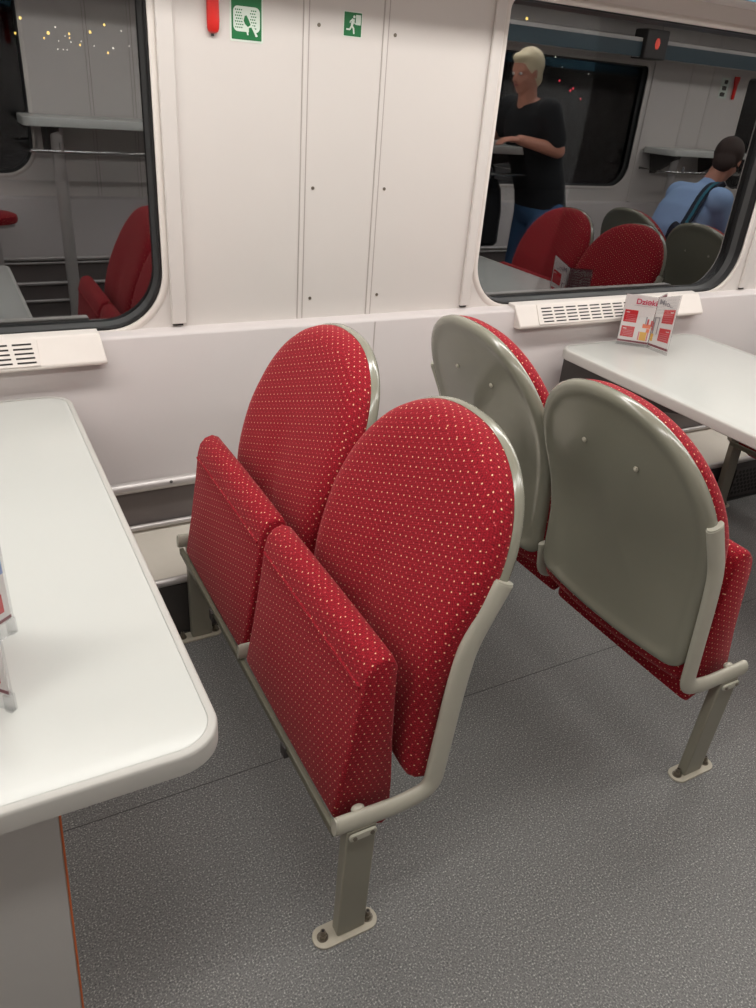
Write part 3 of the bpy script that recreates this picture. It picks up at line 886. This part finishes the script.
# ------------------------------------------------------------------ opposite side (seen in the windows)
def counter(label, x0, x1, depth, brk):
    y0 = OPP_LOW-0.045; zt = 1.335
    t = thing('high_counter', label, 'counter', ((x0+x1)/2, y0+depth/2, 0))
    hx = (x1-x0)/2; hy = depth/2
    bm = bmesh.new()
    rr = lambda i: rrect(-hx+i, hx-i, -hy+i, hy-i, 0.05, 8)
    loft(bm, [[(x, y, z) for x, y in rr(i)] for i, z in ((0.003, zt-0.045), (0, zt-0.042), (0, zt-0.004), (0.003, zt))])
    obj('counter_top', bm, M['table'], t, angle=40)
    bm = bmesh.new()
    for b in brk: loft(bm, [[(b-0.03, -hy, zt-0.046), (b+0.03, -hy, zt-0.046), (b+0.03, -hy+0.04, zt-0.20), (b-0.03, -hy+0.04, zt-0.20)], [(b-0.03, hy-0.05, zt-0.046), (b+0.03, hy-0.05, zt-0.046), (b+0.03, hy-0.07, zt-0.075), (b-0.03, hy-0.07, zt-0.075)]])
    obj('bracket', bm, M['darkgrey'], t)
    bm = bmesh.new()
    tube(bm, round_path([(-hx+0.02, -hy, zt-0.165), (-hx+0.02, hy-0.02, zt-0.165), (hx-0.02, hy-0.02, zt-0.165), (hx-0.02, -hy, zt-0.165)], 0.05), 0.009, n=12)
    for b in (-hx+0.18, hx-0.12): cyl(bm, (b, hy-0.02, zt-0.165), (b, hy-0.02, zt-0.12), 0.012)
    obj('rail', bm, M['chrome'], t)
    bm = bmesh.new()
    xl = brk[0]+0.02
    tube(bm, [(xl, hy-0.10, zt-0.05), (xl, hy-0.10, 0.0)], 0.034, n=14); cyl(bm, (xl, hy-0.10, 0), (xl, hy-0.10, 0.012), 0.06)
    obj('leg', bm, M['steel'], t)
    return t
counter('white high counter with chrome rail, reflected in the left window', 0.46, 1.62, 0.34, (-0.43, 0.3))
counter('white high counter the man in black leans on, reflected in the right window', 2.90, 3.62, 0.84, (-0.3, 0.25))
counter('white high counter with chrome rail behind the person in blue, reflected', 5.22, 6.25, 0.34, (-0.38, 0.2))

# display box with a red light above the opposite window
t = thing('indicator_box', 'black box with a red light above the far window, reflected in the glass', 'indicator', (4.86, OPP_PANEL+0.15, 1.93))
boxes('housing', M['darkgrey'], [(-0.11, 0.11, 0.0, 0.14, 0.0, 0.19)], t, bevel=0.01)
bm = bmesh.new(); ball(bm, (0, 0.141, 0.10), 0.03, (0.8, 0.15, 1.2), 16); obj('light', bm, M['indicator'], t)
# hammer and sign on the opposite wall
t = thing('emergency_pull', 'red emergency handle on the opposite wall, seen only in reflection', 'handle', (6.14, OPP_PANEL, 1.73))
bm = bmesh.new(); loft(bm, [[(wd*c, 0.012+0.012*s, z) for c, s in circle_pts(1, 16)] for z, wd in ((0, 0.012), (0.02, 0.018), (0.1, 0.022), (0.15, 0.035), (0.17, 0.035))])
obj('grip', bm, M['red'], t)
t = thing('emergency_sign', 'small white notice with dark marks beside the reflected red handle', 'sign', (5.97, OPP_PANEL, 1.73))
flat_poly('border', M['signwhite'], t, rrect(0, 0.10, 0, 0.155, 0.004), 0.0012, 0)
for i in range(3): flat_poly('mark', M['darkgrey'], t, rrect(0.012+0.012*i, 0.07+0.005*i, 0.015+i*0.047, 0.045+i*0.047, 0.006), 0.0020, 0.001)

# round red stool at the counter
t = thing('bar_stool', 'round red stool on a steel post, a sliver in the left window reflection', 'stool', (0.25, -0.03, 0))
bm = bmesh.new(); loft(bm, [[(r*c, r*s, z) for c, s in circle_pts(1, 32)] for r, z in ((0.10, 0.80), (0.118, 0.805), (0.125, 0.82), (0.122, 0.842), (0.10, 0.852), (0.04, 0.855))]); obj('seat', bm, M['fabric'], t, uv=True)
bm = bmesh.new(); cyl(bm, (0, 0, 0), (0, 0, 0.80), 0.022); cyl(bm, (0, 0, 0.785), (0, 0, 0.802), 0.11); obj('post', bm, M['steel'], t)
bm = bmesh.new(); cyl(bm, (0, 0, 0), (0, 0, 0.014), 0.12, 0.11); obj('base', bm, M['steel'], t)

# ------------------------------------------------------------------ people
def cap(bm, p, q, r1, r2, n=16):
    p, q = Vector(p), Vector(q); cyl(bm, p, q, r1, r2, n)
    ball(bm, p, r1, seg=n); ball(bm, q, r2, seg=n)

def fuse(name, bm, mat, parent, voxel=0.008, sm=6):
    o = obj(name, bm, mat, parent)
    r = o.modifiers.new('remesh', 'REMESH'); r.mode = 'VOXEL'; r.voxel_size = voxel; r.use_smooth_shade = True
    s = o.modifiers.new('smooth', 'SMOOTH'); s.factor = 0.5; s.iterations = sm
    return o

def head_geo(bm, c, fwd, up=Vector((0, 0, 1)), s=1.0):
    """head with jaw, nose, brow, ears; c = skull centre"""
    f = fwd.normalized(); u = (up - f*up.dot(f)).normalized(); l = u.cross(f)
    rot = Matrix((f, l, u)).transposed().to_4x4()
    P = lambda a, b, d: c + f*a*s + l*b*s + u*d*s
    ball(bm, P(-0.008, 0, 0.03), 0.092*s, (1.05, 0.84, 0.98), 24, rot)
    ball(bm, P(0.022, 0, -0.040), 0.066*s, (0.95, 0.88, 1.05), 20, rot)
    ball(bm, P(0.045, 0, -0.088), 0.030*s, (0.9, 1.1, 0.8), 16, rot)
    cap(bm, P(0.084, 0, 0.010), P(0.094, 0, -0.026), 0.010*s, 0.014*s, 10)
    for k in (-1, 1):
        ball(bm, P(-0.002, k*0.080, -0.008), 0.024*s, (0.55, 0.3, 1.2), 12, rot)
        ball(bm, P(0.072, k*0.032, 0.022), 0.018*s, (0.5, 1.3, 0.5), 12, rot)
        ball(bm, P(0.050, k*0.042, -0.030), 0.026*s, (0.8, 0.8, 0.9), 12, rot)
    return P, rot

def face_parts(par, P, rot, s=1.0):
    for k in (-1, 1):
        bm = bmesh.new(); ball(bm, P(0.077, k*0.032, 0.004), 0.0115*s, (0.7, 1.2, 0.75), 12, rot); e = obj('eye', bm, M['eyewhite'], par)
        bm = bmesh.new(); ball(bm, P(0.0845, k*0.032, 0.004), 0.0048*s, (0.5, 1, 1), 10, rot); obj('iris', bm, M['dark'], e)
    bm = bmesh.new(); ball(bm, P(0.083, 0, -0.058), 0.022*s, (0.35, 1.0, 0.28), 12, rot); obj('mouth', bm, M['lip'], par)

def hand_geo(bm, w, d, palm_n, s=1.0, curl=0.5, side=1):
    """w wrist, d direction of fingers, palm_n palm normal (the way the palm faces)"""
    d = d.normalized(); n = (palm_n - d*palm_n.dot(d)).normalized(); a = d.cross(n)*side
    rot = Matrix((d, a, n)).transposed().to_4x4()
    ball(bm, w + d*0.045*s, 0.045*s, (1.0, 0.88, 0.36), 16, rot)
    for k, (off, ln) in enumerate(((-0.030, 0.064), (-0.010, 0.074), (0.010, 0.069), (0.029, 0.054))):
        p0 = w + d*0.075*s + a*off*s
        r = (0.0095, 0.0095, 0.009, 0.008)[k]*s
        pts = [p0]; ang = 0.0; cur = d.copy()
        for j, fr in enumerate((0.45, 0.32, 0.23)):
            ang += curl*(0.5 if j == 0 else 0.7); dirn = d*math.cos(ang) + n*math.sin(ang)
            pts.append(pts[-1] + dirn*ln*fr*s)
        for j in range(3): cap(bm, pts[j], pts[j+1], r*(1-0.1*j), r*(0.92-0.1*j), 10)
    t0 = w + d*0.022*s - a*0.028*s
    t1 = t0 + (d*0.6 - a*0.7 + n*0.25).normalized()*0.036*s
    t2 = t1 + (d*0.9 - a*0.25 + n*0.3).normalized()*0.028*s
    cap(bm, t0, t1, 0.013*s, 0.0105*s, 10); cap(bm, t1, t2, 0.0105*s, 0.0085*s, 10)

def tube_body(bm, secs, n=28):
    """secs: (centre, half depth, half width, forward dir) stacked from hips to neck; width runs along y"""
    rings = []
    for k, (c, hd, hw) in enumerate(secs):
        d = (Vector(secs[min(k+1, len(secs)-1)][0]) - Vector(secs[max(k-1, 0)][0])).normalized()
        side = Vector((0, 1, 0)); f = side.cross(d).normalized(); c = Vector(c)
        r = []
        for a, b in circle_pts(1, n):
            ca = math.copysign(abs(a)**0.85, a); cb = math.copysign(abs(b)**0.85, b)
            r.append(c + f*(ca*hd) + side*(cb*hw))
        rings.append(r)
    loft(bm, rings)

def person_black():
    O = Vector((3.45, 0.43, 0))
    t = thing('person', 'man in a black t-shirt and jeans leaning on a high counter, reflected in the window', 'person', O)
    V = lambda x, y, z: Vector((x+0.03, y-0.05, z)) - O
    fwd = Vector((-1, 0.10, -0.16))
    body = bmesh.new()
    P, rot = head_geo(body, V(3.285, 0.54, 1.745), fwd)
    cap(body, V(3.335, 0.53, 1.54), V(3.310, 0.54, 1.68), 0.062, 0.056)
    sh = {1: V(3.375, 0.705, 1.545), -1: V(3.345, 0.345, 1.545)}
    el = {1: V(3.445, 0.76, 1.335), -1: V(3.33, 0.25, 1.395)}
    wr = {1: V(3.185, 0.70, 1.382), -1: V(3.15, 0.33, 1.376)}
    hip = {1: V(3.60, 0.58, 0.97), -1: V(3.59, 0.40, 0.97)}
    kn = {1: V(3.44, 0.66, 0.53), -1: V(3.58, 0.34, 0.54)}
    an = {1: V(3.53, 0.66, 0.10), -1: V(3.68, 0.36, 0.10)}
    def torso(bm, g):
        tube_body(bm, [(V(3.60, 0.49, 0.90), 0.125+g, 0.175+g), (V(3.595, 0.49, 0.98), 0.140+g, 0.185+g), (V(3.565, 0.495, 1.09), 0.143+g, 0.175+g),
                       (V(3.515, 0.50, 1.20), 0.142+g, 0.175+g), (V(3.455, 0.51, 1.34), 0.146+g, 0.195+g), (V(3.400, 0.52, 1.46), 0.136+g, 0.205+g),
                       (V(3.370, 0.525, 1.55), 0.112+g, 0.190+g), (V(3.350, 0.53, 1.60), 0.070+g, 0.10+g)])
    torso(body, -0.012)
    for s in (-1, 1):
        cap(body, sh[s], el[s], 0.054, 0.044); cap(body, el[s], wr[s], 0.046, 0.030)
        hand_geo(body, wr[s], Vector((-1, -0.25 if s > 0 else 0.35, -0.02)), Vector((0, -0.15, -1)), 1.05, 0.45, side=-s)
        cap(body, hip[s], kn[s], 0.088, 0.060); cap(body, kn[s], an[s], 0.058, 0.042)
    b = fuse('body', body, M['skin'], t, 0.0075, 3)
    face_parts(b, P, rot)
    bm = bmesh.new(); torso(bm, 0.006)
    for s in (-1, 1): cap(bm, sh[s], sh[s].lerp(el[s], 0.72), 0.080, 0.070)
    fuse('t_shirt', bm, M['shirtblack'], t, 0.010, 5)
    bm = bmesh.new()
    tube_body(bm, [(V(3.60, 0.49, 0.86), 0.12, 0.165), (V(3.60, 0.49, 0.93), 0.146, 0.19), (V(3.59, 0.49, 1.01), 0.148, 0.188)])
    for s in (-1, 1):
        cap(bm, hip[s], kn[s], 0.108, 0.078); cap(bm, kn[s], an[s]+Vector((0, 0, 0.02)), 0.076, 0.062)
    fuse('jeans', bm, M['jeans'], t, 0.010, 4)
    for s in (-1, 1):
        bm = bmesh.new(); a = an[s]
        ball(bm, a+Vector((-0.065, 0, -0.055)), 0.06, (2.2, 0.78, 0.75), 20); ball(bm, a+Vector((0.01, 0, -0.03)), 0.05, (1, 0.9, 1.1), 16)
        for v in bm.verts: v.co.z = max(v.co.z, 0.0)
        obj('shoe', bm, M['shoe'], t)
    bm = bmesh.new()
    ball(bm, P(-0.020, 0, 0.042), 0.099, (1.02, 0.88, 0.98), 24, rot); ball(bm, P(0.035, 0, 0.085), 0.055, (1.1, 1.2, 0.6), 16, rot); ball(bm, P(-0.06, 0, -0.03), 0.062, (0.7, 1.05, 1.0), 16, rot)
    fuse('hair', bm, M['hairgrey'], t, 0.008, 3)
    return t
person_black()

def person_blue():
    O = Vector((4.18, 1.17, 0)); SH = Vector((-0.19, -0.16, 0.02))
    t = thing('person', 'person in a light blue shirt sitting bent forward, back turned, reflected in the right window', 'person', O)
    V = lambda x, y, z: Vector((x, y, z)) - O + SH
    fwd = Vector((0.85, -0.35, -0.55))
    body = bmesh.new()
    P, rot = head_geo(body, V(4.63, 1.36, 1.335), fwd)
    cap(body, V(4.50, 1.36, 1.15), V(4.59, 1.36, 1.29), 0.060, 0.055)
    sh = {1: V(4.42, 1.55, 1.115), -1: V(4.50, 1.16, 1.105)}
    el = {1: V(4.60, 1.62, 0.88), -1: V(4.72, 1.12, 0.86)}
    wr = {1: V(4.80, 1.50, 0.80), -1: V(4.90, 1.22, 0.78)}
    hip = {1: V(4.27, 1.43, 0.56), -1: V(4.27, 1.24, 0.56)}
    kn = {1: V(4.68, 1.45, 0.53), -1: V(4.68, 1.20, 0.53)}
    an = {1: V(4.70, 1.45, 0.10), -1: V(4.70, 1.20, 0.10)}
    def torso(bm, g):
        tube_body(bm, [(V(4.27, 1.34, 0.50), 0.115+g, 0.17+g), (V(4.265, 1.34, 0.60), 0.120+g, 0.185+g), (V(4.29, 1.34, 0.74), 0.125+g, 0.178+g), (V(4.34, 1.345, 0.88), 0.142+g, 0.188+g),
                       (V(4.40, 1.35, 1.01), 0.135+g, 0.205+g), (V(4.455, 1.355, 1.10), 0.110+g, 0.19+g), (V(4.50, 1.36, 1.16), 0.065+g, 0.10+g)])
        cap(bm, sh[-1], sh[1], 0.080+g, 0.080+g)
    torso(body, -0.012)
    for s in (-1, 1):
        cap(body, sh[s], el[s], 0.052, 0.043); cap(body, el[s], wr[s], 0.044, 0.029)
        hand_geo(body, wr[s], Vector((1, 0.1*-s, -0.2)), Vector((0, -s*0.4, -1)), 1.0, 0.6, side=s)
        cap(body, hip[s], kn[s], 0.085, 0.060); cap(body, kn[s], an[s], 0.056, 0.042)
    b = fuse('body', body, M['skin'], t, 0.0075, 3)
    face_parts(b, P, rot)
    bm = bmesh.new(); torso(bm, 0.006)
    for s in (-1, 1): cap(bm, sh[s], sh[s].lerp(el[s], 0.95), 0.076, 0.066)
    cap(bm, V(4.485, 1.36, 1.13), V(4.515, 1.36, 1.175), 0.072, 0.068)
    fuse('shirt', bm, M['shirtblue'], t, 0.010, 4)
    bm = bmesh.new(); ball(bm, V(4.30, 1.34, 0.58), 0.16, (0.85, 1.12, 0.72), 20)
    for s in (-1, 1): cap(bm, hip[s], kn[s], 0.092, 0.070); cap(bm, kn[s], an[s]+Vector((0, 0, 0.02)), 0.068, 0.058)
    fuse('trousers', bm, M['navy'], t, 0.010, 4)
    for s in (-1, 1):
        bm = bmesh.new(); a = an[s]
        ball(bm, a+Vector((0.065, 0, -0.055)), 0.06, (2.2, 0.78, 0.75), 20); ball(bm, a+Vector((-0.01, 0, -0.03)), 0.05, (1, 0.9, 1.1), 16)
        for v in bm.verts: v.co.z = max(v.co.z, 0.0)
        obj('shoe', bm, M['shoe'], t)
    bm = bmesh.new()
    ball(bm, P(-0.020, 0, 0.038), 0.100, (1.02, 0.9, 1.0), 24, rot); ball(bm, P(0.03, 0, 0.085), 0.06, (1.0, 1.15, 0.6), 16, rot); ball(bm, P(-0.055, 0, -0.03), 0.066, (0.8, 1.05, 1.1), 16, rot)
    fuse('hair', bm, M['hairbrown'], t, 0.008, 3)
person_blue()
# sling bag worn across the back
t = thing('sling_bag', 'dark sling bag with a teal strap worn across the blue shirt, reflected', 'bag', (4.01, 1.29, 0.83))
bm = bmesh.new()
pth = smooth_path([(0.36, -0.02, 0.37), (0.24, 0.03, 0.405), (0.14, 0.04, 0.34), (0.05, 0.05, 0.20), (-0.02, 0.03, 0.04), (-0.06, -0.06, -0.12)], 6)
tube(bm, pth, 0.006, 0.034, n=10, hint=Vector((-0.8, 0.2, 0.4))); obj('strap', bm, M['navy'], t)
bm = bmesh.new(); tube(bm, [p + Vector((-0.006, 0.008, 0.004)) for p in pth[4:20]], 0.006, 0.010, n=8, hint=Vector((-0.8, 0.2, 0.4))); obj('strap_stripe', bm, M['teal'], t)
bm = bmesh.new(); ball(bm, (-0.035, 0.04, 0.08), 0.07, (0.5, 0.8, 1.5), 18); obj('pouch', bm, M['navy'], t)

# bag-shaped stand-in added for an unidentified dark patch under the man's counter
t = thing('dark_stand_in', 'bag-shaped stand-in for a dark patch below the high counter, reflected', 'bag', (3.20, 0.30, 0.72))
bm = bmesh.new(); loft(bm, [[(x*k, y*k2, z) for x, y in rrect(-0.17, 0.17, -0.09, 0.09, 0.05, 6)] for z, k, k2 in ((-0.02, 0.9, 0.8), (0.0, 1, 1), (0.2, 1.0, 1.0), (0.34, 0.93, 0.7), (0.40, 0.8, 0.3))]); obj('stand_in_body', bm, M['shirtblack'], t)
bm = bmesh.new(); tube(bm, smooth_path([(-0.10, 0, 0.38), (-0.09, 0.02, 0.47), (0, 0.022, 0.500), (0.09, 0.02, 0.47), (0.10, 0, 0.38)], 6), 0.008, n=8); obj('handle', bm, M['shirtblack'], t)

# ------------------------------------------------------------------ lights of the town far outside
TOWN = [  # x, z, radius, colour, which window shows it (all stand at y = 30 m)
    (3.21, 2.68, 0.050, 'y', 'left'),
    (3.01, 2.26, 0.040, 'y', 'left'),
    (4.21, 2.53, 0.028, 'w', 'left'),
    (3.98, 2.35, 0.055, 'y', 'left'),
    (3.84, 2.20, 0.035, 'y', 'left'),
    (4.48, 2.31, 0.020, 'w', 'left'),
    (4.61, 2.38, 0.040, 'y', 'left'),
    (4.61, 2.27, 0.030, 'y', 'left'),
    (4.64, 2.16, 0.025, 'w', 'left'),
    (4.91, 2.10, 0.035, 'y', 'left'),
    (4.96, 2.21, 0.018, 'w', 'left'),
    (5.26, 2.49, 0.050, 'y', 'left'),
    (5.72, 2.73, 0.045, 'y', 'left'),
    (6.25, 2.61, 0.022, 'w', 'left'),
    (5.95, 2.10, 0.035, 'w', 'left'),
    (5.77, 1.95, 0.040, 'y', 'left'),
    (4.22, 1.93, 0.022, 'w', 'left'),
    (4.38, 1.93, 0.020, 'w', 'left'),
    (4.50, 1.93, 0.020, 'w', 'left'),
    (5.35, 2.11, 0.018, 'w', 'left'),
    (4.27, 2.16, 0.018, 'w', 'left'),
    (6.47, 2.20, 0.018, 'w', 'left'),
    (22.58, 4.52, 0.070, 'y', 'right'),
    (27.64, 4.64, 0.080, 'y', 'right'),
    (27.92, 4.11, 0.035, 'w', 'right'),
    (27.14, 3.51, 0.030, 'w', 'right'),
    (24.40, 3.30, 0.035, 'w', 'right'),
    (26.40, 2.80, 0.030, 'w', 'right'),
    (30.98, 3.37, 0.030, 'w', 'right'),
    (24.82, 2.44, 0.050, 'r', 'right'),
    (25.51, 2.10, 0.050, 'r', 'right'),
    (25.66, 2.19, 0.045, 'r', 'right'),
    (26.19, 1.81, 0.040, 'r', 'right'),
    (24.87, 2.96, 0.022, 'w', 'right'),
    (27.27, 3.06, 0.022, 'w', 'right'),
]
WORD = {'y': 'yellow', 'w': 'white', 'r': 'red'}; TM = {'y': 'cityyellow', 'w': 'citywhite', 'r': 'cityred'}
struct(boxes('trim_%d' % kk, M['post'], [(-30, 70, 30.0, 30.3, -2.0, 16.0)])); kk += 1      # black backdrop added behind the town lights, in place of a dark hillside
for x, z, r, c, side in TOWN:
    r *= 0.85
    bm = bmesh.new(); ball(bm, (0, 0, 0), r, (1, 1, 1.1), 12); cyl(bm, (0, 0, 0), (0, r*1.3, 0), r*0.4, n=8)
    o = obj('street_lamp', bm, M[TM[c]]); o.location = (x, 30.0-r, z)
    tag(o, 'tiny %s town light in the night outside the %s window' % (WORD[c], side), 'light', '%s town lights outside the %s window' % (WORD[c], side))
